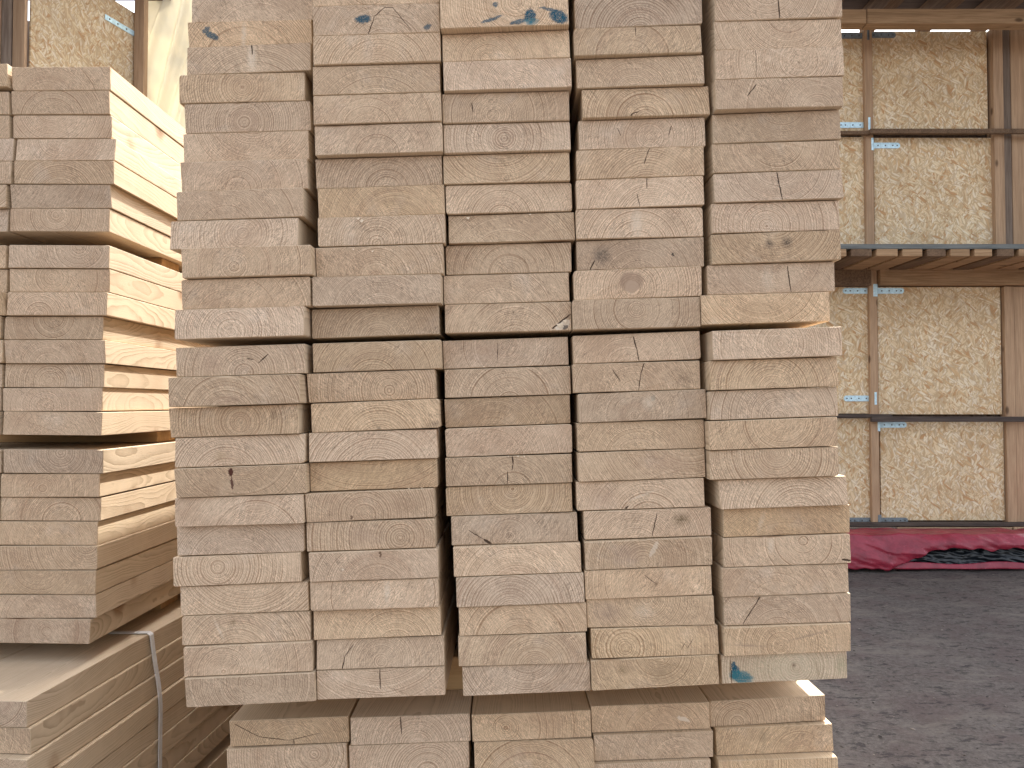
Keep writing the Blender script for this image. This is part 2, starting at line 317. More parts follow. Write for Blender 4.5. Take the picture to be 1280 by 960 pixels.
# pith position per board (in half widths / half heights), top row first
PITH = {
'top': [
 [(0,-2.5),(-.1,-2),(0,-3),(0,-.2),(0,.3),(0,2.5),(-.1,-1),(-.3,-1.5),(.1,.3),(-.25,0),(-.3,-1.5),(0,0)],
 [(0,0),(.1,-2),(0,-1.8),(0,-3),(-.2,-1),(0,-1),(.1,-1.5),(.2,-1.6),(-.05,-1),(-.1,-.8),(0,-2),(.05,-1.3)],
 [(0,1),(.1,.2),(-.3,-.8),(.1,-.9),(-.15,.1),(0,-.1),(0,2),(-.1,-1.5),(0,-2),(0,-1),(-.1,-2),(.1,-1.5)],
 [(0,1),(0,-1),(-.05,-1.2),(-.1,-.9),(-.1,-.9),(0,-.5),(.05,-1.6),(.1,-1.5),(-.05,-1.4),(0,-1.5),(-.1,-.3),(0,0)],
 [(0,1),(0,1.8),(0,1.2),(.3,0),(.6,-1),(.1,1.5),(0,.8),(0,1.5),(-.15,-1),(0,2),(0,2),(-.05,2.2)]],
'mid': [
 [(0,-1),(-.2,-1.5),(-.05,.1),(-.3,-1.5),(.1,2),(.2,-2.5),(0,-2),(-.3,-.1),(.1,3),(-.2,-1.6),(-.4,-.7),(0,.2)],
 [(0,-1.5),(.2,0),(0,-2),(0,-2.3),(0,6),(-.1,-.8),(.45,-.3),(.05,-2),(.2,-.2),(.4,-1.2),(0,-.8),(0,4)],
 [(0,.5),(.1,-1.7),(-.1,-1.6),(-.2,-1.2),(0,-1.5),(.2,1),(0,-.7),(0,-2),(-.1,-1.6),(0,-2),(.2,-1),(0,2)],
 [(-.1,-1.6),(0,-1),(-.1,-.6),(0,-1.5),(.8,3),(.1,-2),(-.2,-2),(-.2,-.4),(.1,-.1),(0,1),(-.5,-.5),(.1,1.2)],
 [(0,0),(0,-1.2),(0,-1.2),(0,.6),(.1,.9),(.2,-1.6),(0,-3),(.2,.3),(-.15,-1.8),(0,-1.8),(-.1,-.8),(.15,.1)]],
}
BLUE = (.006, .075, .12); PALE = (.72, .60, .46); BRN = (.13, .075, .045); BLK = (.055, .045, .040)
# special boards: key (pack, column, row from top) -> (cracks in half units, marks in half units, words)
SP = {
('top',0,1): ([], [(-.70,.45,.08,.16,-.6,BLUE,.8,'ink'),(-.62,.05,.12,.22,.5,BLUE,.9,'ink'),(-.1,0,.05,1.1,.1,PALE,.7,'soft')], 'board with small dark blue tick'),
('top',0,2): ([(.05,.95,.06,.3,.0011)], [(.05,0,.09,1.2,0,PALE,.8,'soft')], 'board with a pale streak and short split'),
('top',1,1): ([(-.14,-1,-.02,.2,.0007),(-.02,.2,.14,.75,.0007),(.14,.75,.27,.7,.0006),(.27,.7,.55,-.8,.0005)], [(-.21,.05,.13,.28,-.1,BLUE,.95,'ink'),(.8,-.6,.07,.16,-.4,BLUE,.8,'ink')], 'board with arched split, blue smudges'),
('top',2,1): ([], [(-.2,-.45,.19,.12,-.30,BLUE,.85,'ink'),(-.14,.55,.05,.2,.4,BLUE,.85,'ink'),(.22,-.68,.15,.16,-.2,BLUE,.9,'ink'),(.40,-.35,.09,.55,.0,BLUE,1.,'ink'),(.68,.12,.14,.12,.22,BLUE,.8,'ink'),(.84,-.42,.16,.45,.5,BLUE,1.,'ink'),(.42,-.7,.12,.25,0,(.10,.25,.28),.5,'ink')], 'board with several bold blue pen strokes'),
('top',2,4): ([(-.53,.3,-.52,-.25,.0008)], [], 'board with full round rings and a nick'),
('top',2,5): ([], [(0,-.1,.04,.18,0,BRN,.5,'soft')], 'board with a small brown heart'),
('top',3,2): ([(-.02,.95,-.03,.35,.0006)], [], 'board with a tiny upright split'),
('top',3,4): ([(-.26,-1,-.22,-.78,.0010),(-.22,-.78,-.12,-.66,.0008)], [], 'board with hooked crack low down'),
('top',3,5): ([(-.38,.4,-.33,-.1,.0005),(.47,.45,.42,-.15,.0007)], [], 'board with two short slanting cracks'),
('top',3,6): ([(.15,.95,.1,.4,.0007),(.1,.4,.06,-.1,.0008)], [], 'board with a bent crack above its middle'),
('top',3,7): ([(.11,1,.11,.25,.0008),(-.05,-.1,-.01,-1,.0006)], [], 'board with two offset hairline splits'),
('top',3,8): ([], [(-.05,0,.11,1.2,0,PALE,.7,'soft'),(.5,.2,.16,.8,.5,BRN,.3,'soft')], 'board with a pale central ray'),
('top',3,9): ([(-.8,-.95,-.72,-.35,.0010)], [(-.6,-.05,.17,.75,.7,BLK,.75,'soft'),(.51,-.1,.015,.12,-.4,BLK,.9,'hard')], 'board with a blackish knot scar at left'),
('top',3,10): ([], [(-.1,.15,.20,.62,0,(.30,.20,.14),.6,'hard'),(-.1,-.2,.11,.45,0,(.47,.34,.24),.9,'hard')], 'board with brown arched heart'),
('top',4,1): ([(-.02,1,0,.2,.0010),(0,.2,.02,-1,.0011)], [], 'board split from top to bottom'),
('top',4,3): ([(-.36,.9,-.37,-.9,.0004)], [(.3,-.05,.03,.14,0,BRN,.7,'soft')], 'board with a hairline split and tight heart'),
('top',4,4): ([(-.36,.55,-.43,.2,.0009),(-.43,.2,-.5,-.15,.0008)], [], 'board with one slanting crack at left'),
('top',4,7): ([(-.01,1,.01,.2,.0009),(.01,.2,.05,-1,.0009)], [(.01,.25,.015,.15,0,BLK,.9,'hard')], 'board with a crooked full height split'),
('top',4,9): ([], [(-.1,.25,.08,.40,-.3,BLK,.8,'soft'),(.17,.3,.09,.45,.3,BLK,.9,'soft'),(-.23,-.6,.06,.3,0,BRN,.4,'soft')], 'board with two black smudges'),
('top',4,10): ([(.26,.75,.31,-.95,.0009)], [(-.05,0,.12,1.1,.0,PALE,.4,'soft')], 'board with a straight steep split'),
('top',4,11): ([], [(0,-.1,.5,.8,0,(.30,.19,.11),.35,'soft')], 'brownish board shoved far left'),
('top',2,11): ([(.70,-.8,.98,.1,.0013)], [(.86,-.6,.14,.3,-.5,PALE,.9,'hard'),(.9,-.75,.05,.15,-.6,BLK,.8,'hard')], 'board with broken lower right corner'),
('mid',0,0): ([(.43,.35,.28,-.2,.0009),(.2,.05,.1,.12,.0006)], [(-.45,-.1,.22,.9,0,(.32,.20,.14),.5,'soft')], 'board with slanting crack near heart'),
('mid',0,1): ([], [(-.1,-.6,.33,.35,0,(.30,.19,.13),.55,'soft')], 'board with brown half moon at base'),
('mid',0,2): ([], [(.62,.3,.06,.6,0,BRN,.5,'soft')], 'board with brown smear at right'),
('mid',0,3): ([], [(-.3,-.3,.12,.4,0,(.35,.24,.12),.4,'soft')], None),
('mid',0,4): ([], [(-.14,.62,.035,.32,0,(.075,.022,.015),.95,'hard'),(-.135,-.1,.02,.45,0,(.10,.04,.03),.9,'hard')], 'board with dark red nail-shaped mark'),
('mid',2,0): ([(-.12,.7,-.14,-.5,.0005)], [(-.35,.1,.4,.8,0,(.36,.22,.14),.4,'soft')], 'board with a faint upright hairline'),
('mid',3,0): ([(-.05,.75,0,-.2,.0010),(0,-.2,.02,-.95,.0009)], [], 'board with an upright central split'),
('mid',3,1): ([(.12,.9,.06,.1,.0008),(.06,.1,.02,-.95,.0007),(-.37,.45,-.26,-.25,.0007)], [(.75,-.2,.18,.7,.4,BRN,.4,'soft')], 'board with a long and a short split'),
('mid',3,2): ([], [(.17,.5,.04,.2,0,(.30,.25,.18),.8,'hard'),(.1,.2,.12,.6,.5,PALE,.5,'soft')], 'board with small grey pit on top'),
('mid',3,4): ([], [(.4,0,.5,.9,0,(.36,.22,.15),.45,'soft')], 'board with a streaky brown right half'),
('mid',2,4): ([(.06,.95,.07,.4,.0012),(.07,.4,.05,0,.0008),(-.02,-.1,-.03,-.9,.0008)], [], 'board with a broken dark central crack'),
('mid',3,5): ([(-.25,-1,-.2,-.75,.0014)], [(.0,-.1,.28,.12,-.35,PALE,.7,'soft'),(-.6,-.1,.3,.9,.0,(.36,.22,.15),.4,'soft')], 'board with a pale curved ridge'),
('mid',3,6): ([(.15,.65,.06,-.95,.0008)], [(.53,.2,.17,.50,0,(.12,.08,.035),.8,'soft')], 'board with a dark brown smudge at right'),
('mid',2,6): ([(-.48,-.65,-.36,-.98,.0022),(-.72,0,-.48,-.65,.0006)], [(-.6,-.3,.2,.12,.9,BRN,.5,'soft')], 'board with a dark wedge crack low left'),
('mid',2,8): ([], [(-.1,.1,.26,.9,0,(.33,.22,.15),.5,'soft')], 'board with a brown shaded heart'),
('mid',2,10): ([], [(.1,-.4,.6,.6,0,(.38,.26,.17),.35,'soft')], None),
('mid',1,2): ([], [(.92,-.7,.09,.25,-.2,BLK,.7,'soft'),(.05,-.85,.05,.2,0,BLK,.5,'soft')], 'board with grey spot at right'),
('mid',1,4): ([], [(0,.0,.9,.9,0,(.50,.35,.20),.4,'soft')], 'plain tan board with hardly any rings'),
('mid',1,5): ([], [(.6,0,.35,1.,0,(.30,.19,.12),.45,'soft'),(-.3,-.75,.025,.15,0,BRN,.8,'hard')], 'board with brown bands on its right half'),
('mid',1,6): ([], [(-.1,0,.35,.9,0,(.33,.22,.16),.45,'soft')], 'board with a grey brown left half'),
('mid',1,7): ([], [(.11,.75,.02,.25,0,BRN,.85,'hard'),(-.48,-.2,.02,.10,-.6,PALE,1.,'hard')], 'board with dark notch on top'),
('mid',1,8): ([], [(.2,.2,.06,.9,0,PALE,.7,'soft')], 'board with a pale ray right of centre'),
('mid',1,10): ([(-.60,-1,-.55,-.1,.0009),(-.55,-.1,-.42,.6,.0006)], [], 'board with a dark curved ring crack'),
('mid',1,11): ([(-.01,1,-.01,-.4,.0009)], [], 'greyish board with an upright crack'),
('mid',0,9): ([], [(-.2,.45,.08,.25,0,(.24,.17,.09),.55,'soft'),(-.42,.0,.03,.9,-.4,PALE,.6,'soft')], 'board with a small olive knot'),
('mid',0,7): ([], [], 'board pushed out beyond its left neighbours'),
('mid',3,7): ([], [(-.35,0,.3,.9,0,(.35,.24,.19),.45,'soft'),(.08,.3,.04,.6,.5,PALE,.6,'hard')], 'board with broad grey brown bands'),
('mid',3,8): ([(-.05,.5,.12,-.1,.0005)], [(.12,-.1,.04,.22,0,BRN,.5,'soft')], 'board with a small round bullseye heart'),
('mid',3,9): ([], [(-.7,0,.3,.9,0,(.34,.24,.19),.45,'soft'),(-.1,.0,.2,.6,0,PALE,.4,'soft')], 'board with grey bands and pale middle'),
('mid',3,10): ([(.48,-.1,.4,-.6,.0004),(.60,.1,.5,-.5,.0004)], [], 'tan board with fine slanting scratches'),
('mid',3,11): ([], [(.1,0,.3,.7,0,(.28,.19,.11),.5,'soft'),(-.5,.3,.1,.4,.4,(.22,.16,.08),.5,'soft')], 'tan board with a dark hollow middle'),
('mid',4,6): ([], [(-.4,.0,.05,.9,.3,PALE,.4,'soft')], 'plain tan board, warmer than its neighbours'),
('mid',4,7): ([(.86,-.72,1.0,-.8,.0016)], [(-.25,.4,.06,.6,.1,PALE,.7,'soft')], 'board with dark slot at right'),
('mid',4,9): ([(-.42,.98,-.5,.4,.0009),(-.5,.4,-.7,-.85,.0008)], [], 'board with a long slanting crack'),
('mid',4,10): ([], [(.3,.2,.5,.10,-.22,(.27,.19,.14),.6,'soft'),(-.6,-.3,.4,.12,.1,(.27,.19,.14),.6,'soft')], 'board with a dark wavy line'),
('mid',4,11): ([(-.85,.6,-.84,-1,.0007)], [(0,0,1.5,2.5,0,(.55,.50,.33),.45,'soft'),(-.80,.1,.04,.5,.0,BLUE,1.,'ink'),(-.77,-.2,.07,.45,.1,BLUE,.9,'ink'),(-.70,-.6,.16,.28,.2,BLUE,.75,'ink'),(-.68,-.55,.2,.45,.3,(.03,.16,.19),.85,'ink'),(.15,.1,.04,.2,0,BRN,.8,'soft'),(.9,.0,.12,.9,0,(.24,.25,.14),.45,'soft'),(.52,-.2,.03,.8,-.2,(.33,.24,.15),.7,'soft')], 'greenish board with a blue triangular stain'),
('low',0,0): ([(-.9,.7,-.5,-.3,.0006),(-.5,-.3,0,-.65,.0006),(0,-.65,.5,-.2,.0005),(.07,-.6,.07,-1,.0008)], [], 'board with a bowl-shaped ring crack'),
('low',1,0): ([(-.16,.95,-.15,-.3,.0010)], [], 'board with a short upright crack'),
('low',3,0): ([], [(.55,-.2,.12,.16,.35,PALE,.8,'hard')], 'board with a pale scratch at right'),
('low',4,1): ([], [(-.2,.3,.10,.6,0,(.25,.19,.12),.5,'soft')], 'tan board with a grey centre smear'),
}
cnt = [0]
def board(pack, w_, t_, pith, tone, mat, rr, length=LEN):
    """one sawn board: origin in the middle of its near end, running away along +Y"""
    bm = bmesh.new(); hw, ht = w_ / 2 - .0003, t_ / 2 - rr.uniform(.0004, .0009)
    rad = rr.choice([.0008, .001, .0012, .0015, .003 if rr.random() < .3 else .001])
    prof = []
    def corner(cx, cz, a0, r_):
        for k in range(4):
            a = R(a0 + k * 30); prof.append((cx + r_ * math.cos(a), cz + r_ * math.sin(a)))
    def edge(p, q, n_):
        for k in range(1, n_): prof.append((p[0] + (q[0] - p[0]) * k / n_, p[1] + (q[1] - p[1]) * k / n_))
    rs = [rad * rr.uniform(.7, 1.5) for _ in range(4)]
    if rr.random() < .14: rs[rr.randrange(4)] = rr.uniform(.003, .006)
    corner(hw - rs[0], ht - rs[0], 0, rs[0]); edge((hw - rs[0], ht), (-hw + rs[1], ht), 36)
    corner(-hw + rs[1], ht - rs[1], 90, rs[1]); edge((-hw, ht - rs[1]), (-hw, -ht + rs[2]), 8)
    corner(-hw + rs[2], -ht + rs[2], 180, rs[2]); edge((-hw + rs[2], -ht), (hw - rs[3], -ht), 36)
    corner(hw - rs[3], -ht + rs[3], 270, rs[3]); edge((hw, -ht + rs[3]), (hw, ht - rs[0]), 8)
    ta, tb = rr.gauss(0, .012), rr.gauss(0, .06)
    def ring(y, inset, jit, tilt):
        out = []
        for (x, z) in prof:
            j = rr.gauss(0, jit); fx = 1 - inset / hw; fz = 1 - (inset + abs(j)) / ht
            out.append(bm.verts.new((x * fx, y + (ta * x + tb * z) * tilt + rr.gauss(0, jit), z * fz)))
        return out
    A = ring(0, .0006, .00025, 1); B = ring(.0012, 0, .00005, 1); D = ring(length, 0, 0, 0)
    n_ = len(prof)
    for P_, Q_ in ((A, B), (B, D)):
        for i in range(n_): bm.faces.new((P_[i], P_[(i + 1) % n_], Q_[(i + 1) % n_], Q_[i]))
    bm.faces.new(A[::-1]); bm.faces.new(D)
    bmesh.ops.recalc_face_normals(bm, faces=list(bm.faces))
    o = link('timber_board', to_mesh(bm, 'timber_board'), mat)
    o['pith'] = [pith[0] * w_ / 2, pith[1] * t_ / 2, rr.choice([.0019, .0022, .0025, .0028, .0032, .0038])]
    o['tone'] = tone
    return o
ORD = ['', 'first', 'second', 'third', 'fourth', 'fifth', 'sixth', 'seventh', 'eighth', 'ninth', 'tenth', 'eleventh', 'twelfth']
COLN = ['leftmost', 'second', 'middle', 'fourth', 'rightmost']
def rotm(p): return Matrix.Rotation(p['yaw'], 3, 'Z') @ Matrix.Rotation(-p['rho'], 3, 'Y')
def place(o, p, X, Y, Z):
    v = rotm(p) @ Vector((X, Y, Z)); o.location = (v.x, v.y, v.z + CAMZ); o.rotation_euler = (0, -p['rho'] + max(-.0075, min(.0075, random.gauss(0, .0036))), p['yaw'])
def splinter(parent, pts):
    """small torn flakes of pale fibre hanging at an edge of the end"""
    bm = bmesh.new()
    for (u, v, s) in pts:
        x, z = u * .0975, v * .0226
        P_ = [(x - s, -.0006, z), (x + s * .8, -.0010, z + s * .15), (x + s * .15, -.0028, z - s * 1.1), (x, .0005, z + s * .5)]
        vs = [bm.verts.new(q) for q in P_]
        for f in ((0, 1, 2), (0, 3, 1), (1, 3, 2), (2, 3, 0)): bm.faces.new([vs[i] for i in f])
    bmesh.ops.recalc_face_normals(bm, faces=list(bm.faces))
    link('splinter', to_mesh(bm, 'splinter'), MAT['fibre'], parent)
MAT['fibre'] = simple('torn_fibre', (.72, .58, .42), .8, 0, .1, .1, 200.)
SPL = {('top',1,8): [(-.35,.85,.003),(-.3,.7,.004),(.45,.95,.002)], ('top',1,9): [(-.4,.85,.0025),(-.1,.7,.003)],
       ('top',0,10): [(-.7,.8,.0035)], ('top',2,8): [(-.68,.8,.0035),(.3,.9,.002)], ('top',2,11): [(.82,-.55,.006),(.9,-.3,.004)],
       ('mid',2,4): [(.15,.95,.002),(.25,.93,.0015),(0,.96,.0015)], ('mid',1,4): [(.55,-.93,.0025),(.75,-.9,.003),(.88,-.88,.002)],
       ('top',1,6): [(-.68,.93,.002)], ('top',3,7): [(-.2,.95,.0018),(-.05,.97,.0015)]}
WARM = {('mid',1,4):.95, ('mid',3,10):.95, ('mid',3,11):.9, ('mid',4,6):1., ('top',4,11):.8, ('top',4,9):.8, ('low',4,1):.9, ('low',4,2):1.,
        ('mid',4,1):.8, ('mid',4,3):.7, ('top',1,7):.85, ('low',0,0):.8, ('low',2,1):.8, ('mid',2,5):.8, ('mid',2,2):.7}
def build_pack(key, rows_named, extra=0, over=0):
    p = PACKS[key]
    for c, colm in enumerate(p['cols']):
        nb = len(colm); seq = list(colm)
        rr = random.Random(hash_(key) + c * 101)
        for e in range(extra): seq.insert(0, [colm[0][0] + rr.gauss(0, .004), colm[0][1] + rr.gauss(0, .008)])
        tot = len(seq)
        if c:
            for e in range(over): seq.append([colm[-1][0] + rr.gauss(0, .004), colm[-1][1] + rr.gauss(0, .008)])  # unseen rows added on top to darken the gaps between columns
        for i, (X, Y) in enumerate(seq):
            top = tot - 1 - i                     # row counted from the top
            z = p['bz'][c] + (i - extra + .5) * p['t'][c]
            k = (key, c, top); sp = SP.get(k)
            mat = MAT['wood']
            ph = PITH[key][c][top] if key in PITH and top >= 0 else (rr.gauss(0, .25), rr.uniform(-2.2, 1.6))
            if sp and (sp[0] or sp[1]):
                hw, ht = p['w'] / 2, p['t'][c] / 2
                cr = [(a * hw, b_ * ht, c_ * hw, d * ht, q) for (a, b_, c_, d, q) in sp[0]]
                mk = [(a * hw, b_ * ht, rx * hw, rz * ht, an, co, st, kd) for (a, b_, rx, rz, an, co, st, kd) in sp[1]]
                mat = sawn_wood('sawn_wood_marked', cr, mk)
            tone = [min(1., max(0., WARM.get(k, .18 + .62 * rr.betavariate(1.1, 1.5)))), min(1.16, max(.86, rr.gauss(1.03, .075))), rr.uniform(0, 6)]
            o = board(key, p['w'], p['t'][c], ph, tone, mat, rr)
            place(o, p, X, Y, z)
            if k in SPL: splinter(o, SPL[k])
            yield o, c, top, tot, (sp[2] if sp else None), tone
def hash_(s): return sum(ord(ch) * (i + 3) for i, ch in enumerate(s))
def plainword(tone):
    t, b = tone[0], tone[1]
    return 'sawn board' if .28 < t < .60 else ('greyish board' if t <= .28 else 'tan board')
for o, c, top, tot, wd, tone in build_pack('top', 12, 0, 3):
    if top < 0:
        tag(o, 'added sawn board atop the big stack, unseen, shading the gaps below', 'board', 'added boards shading the upper gaps'); continue
    fb = 12 - top                                # counted upward from the seam
    where = f'{ORD[fb]} above the seam, {COLN[c]} column, big stack'
    tag(o, f'{wd or plainword(tone)}, {where}', 'board', 'board ends in the upper pack of the big stack')
for o, c, top, tot, wd, tone in build_pack('mid', 12):
    where = f'{ORD[top + 1]} below the seam, {COLN[c]} column, big stack'
    tag(o, f'{wd or plainword(tone)}, {where}', 'board', 'board ends in the lower pack of the big stack')
for o, c, top, tot, wd, tone in build_pack('low', 8, 6):
    if top < 3: lb = f'{wd or plainword(tone)}, {ORD[top + 1]} layer, {COLN[c]} column, lowest pack'
    else: lb = 'sawn board lying deep in the lowest pack, under the top three layers'
    tag(o, lb, 'board', 'boards of the lowest pack under the big stack')
PNAME = {'l1': 'top pack', 'l2': 'middle pack', 'l3': 'lower pack'}
for key in ('l1', 'l2', 'l3'):
    p = PACKS[key]; rr = random.Random(hash_(key)); rows = p['cols'][0]
    for o, c, top, tot, wd, tone in build_pack(key, 8):
        tag(o, f'{plainword(tone)} showing its long side, {ORD[top + 1]} from top, {PNAME[key]} at left', 'board', 'corner boards of the left stack')
    for i, (X, Y) in enumerate(rows):
        top = len(rows) - 1 - i
        tone = [rr.betavariate(1.1, 1.4), rr.uniform(.93, 1.06), rr.uniform(0, 6)]
        o = board(key, p['w'], p['t'][0], (rr.gauss(0, .3), rr.uniform(-2, 2)), tone, MAT['wood'], rr)
        dz = .0045 if (key == 'l1' and top == 0) else 0
        place(o, p, X - .1945 - rr.uniform(0, .004), Y - (.004 if dz else 0) + rr.gauss(0, .002), p['bz'][0] + (i + .5) * p['t'][0] + dz)
        tag(o, f'board cut off by left photo edge, {ORD[top + 1]} from top, {PNAME[key]}', 'board', 'edge boards of the left stack')
# pack under the left stack, seen from above with its long side and a strap
LP = dict(yaw=-.075, rho=0., w=.195, t=[.0445])
rr = random.Random(91)
def lp_place(o, xr, yf, z):                        # xr,yf : world position of the right front corner
    R3 = rotm(LP); v = Vector((xr, yf, 0)) - R3 @ Vector((.0975, 0, 0)); o.location = (v.x, v.y, z + CAMZ); o.rotation_euler = (0, 0, LP['yaw'])
ztop = -.487
for i in range(17):
    gap = .030 if i >= 8 else 0
    z = ztop - (i + .5) * .0445 - gap
    off = [0, .006, .010, .018, .016, .019, .017, .020][i] if i < 8 else .020 + rr.uniform(0, .006)
    tone = [rr.uniform(.2, .6), rr.uniform(.90, 1.02), rr.uniform(0, 6)]
    for cc in ((0, 1) if i < 4 else (0,)):
        o = board('ll', .195, .0445, (rr.gauss(0, .3), rr.uniform(-2.5, 2)), [tone[0], tone[1], rr.uniform(0, 6)], MAT['wood'], rr, 3.0)
        lp_place(o, -.796 + off - cc * .198, 1.272 + [0, -.004, -.010][min(i, 2)] + rr.gauss(0, .003) + cc * .014, z)
        nm = f'{ORD[i + 1]} from the top' if i < 8 else f'{ORD[i - 7]} below the dark gap'
        if i < 8:
            lb = f'shaded board beside the pale strap, {nm} in the strapped pack' if cc == 0 else f'shaded board left of the corner board, {nm} in the strapped pack'
        else: lb = f'shaded board low at the left, {nm} under the strapped pack'
        tag(o, lb, 'board', 'boards of the strapped pack at lower left')
# pallet-like rest of the piles under the frame
def pile(name, x0, x1, y0, y1, z1, yaw, label):
    bm = bmesh.new(); r_ = random.Random(5); z = .02; k = 0
    while z + .0445 < z1:
        xx = x0
        while xx + .19 < x1:
            dx, dy = r_.gauss(0, .003), r_.gauss(0, .008)
            q = bmesh.ops.create_cube(bm, size=1)
            for v in q['verts']: v.co = Vector((xx + dx + (v.co.x + .5) * .192, y0 + dy + (v.co.y + .5) * (y1 - y0), z + (v.co.z + .5) * .044))
            xx += .197
        z += .045
    o = link(name, to_mesh(bm, name), MAT['wood']); o.rotation_euler = (0, 0, yaw)
    o['pith'] = [.01, -.6, .0035]; o['tone'] = [.4, 1., .3]
    tag(o, label, 'timber pile', kind='stuff')
pile('board_pile', -.47, .53, 1.29, 4.4, CAMZ - .895, .0125, 'remaining layers of sawn boards carrying the big stack down to the ground')
pile('board_pile', -1.09, -.87, 1.30, 4.1, CAMZ - .93, -.075, 'remaining layers of sawn boards under the strapped pack at left')

# bearers between packs
def bearer(x0, x1, y0, y1, z0, z1, label, pk=None):
    o = box('timber_bearer', (x0, x1, y0, y1, CAMZ + z0, CAMZ + z1), MAT['lath'], bev=.0015)
    if pk:
        c = Vector(((x0 + x1) / 2, (y0 + y1) / 2, z0)); v = rotm(PACKS[pk]) @ c
        o.location = (v.x, v.y, v.z + CAMZ); o.rotation_euler = (0, -PACKS[pk]['rho'], PACKS[pk]['yaw'])
    tag(o, label, 'bearer', 'bearers between the packs')
GM = PACKS['mid']['bz'][0] + 12 * PACKS['mid']['t'][0]
bearer(-.50, .50, 1.62, 1.69, GM + .0015, GM + .0070, 'thin lath in the dark seam of the big stack', 'mid')
bearer(-.50, .52, 3.4, 3.47, GM + .0015, GM + .0060, 'thin lath far back in the dark seam of the big stack', 'mid')
bearer(-.46, .50, 1.37, 1.46, -.5015, -.4435, 'yellow bearer glimpsed through the slit at the foot of the big stack', 'mid')
bearer(-.46, .50, 3.2, 3.29, -.5015, -.4435, 'yellow bearer at the far end under the big stack', 'mid')
for yb, nm in ((1.73, 'near'), (3.6, 'far')):
    bearer(-1.2, -.792, yb, yb + .09, .3070, .3312, f'{nm} bearer between the top and middle pack of the left stack')
    bearer(-1.2, -.797, yb, yb + .09, -.0862, -.0606, f'{nm} bearer between the middle and lower pack of the left stack')
    bearer(-1.2, -.83, yb + .1, yb + .19, -.4865, -.4535, f'{nm} bearer between the left stack and the strapped pack')

# strap round the pack at lower left
def ribbon(name, pts, width_dir, w_, th, mat):
    bm = bmesh.new(); wv = Vector(width_dir).normalized() * w_ / 2; prev = None
    for i, p_ in enumerate(pts):
        p_ = Vector(p_); d = (Vector(pts[min(i + 1, len(pts) - 1)]) - Vector(pts[max(i - 1, 0)])).normalized()
        nn = d.cross(wv).normalized() * th / 2
        q = [bm.verts.new(p_ + a * wv + b_ * nn) for a, b_ in ((-1, -1), (1, -1), (1, 1), (-1, 1))]
        if prev:
            for k in range(4): bm.faces.new((prev[k], prev[(k + 1) % 4], q[(k + 1) % 4], q[k]))
        else: bm.faces.new(q[::-1])
        prev = q
    bm.faces.new(prev); bmesh.ops.recalc_face_normals(bm, faces=list(bm.faces))
    return link(name, to_mesh(bm, name), mat)
sy = 1.645; sxr = -.796 + (sy - 1.272) * .0751
zt = CAMZ + ztop
pts = [(sxr - .40, sy + .012, zt + .0015), (sxr - .05, sy + .002, zt + .0018), (sxr - .004, sy, zt + .0018), (sxr + .0022, sy, zt - .003),
       (sxr + .0065, sy, zt - .035), (sxr + .012, sy, zt - .07), (sxr + .0175, sy, zt - .10), (sxr + .0215, sy, zt - .128), (sxr + .0235, sy, zt - .155), (sxr + .0240, sy - .001, zt - .20), (sxr + .0245, sy - .002, zt - .30), (sxr + .0245, sy - .002, zt - .356)]
o = ribbon('packing_strap', pts, (0, 1, 0), .016, .0012, MAT['strap'])
tag(o, 'pale plastic strap bent over the edge of the lower left pack', 'strap')

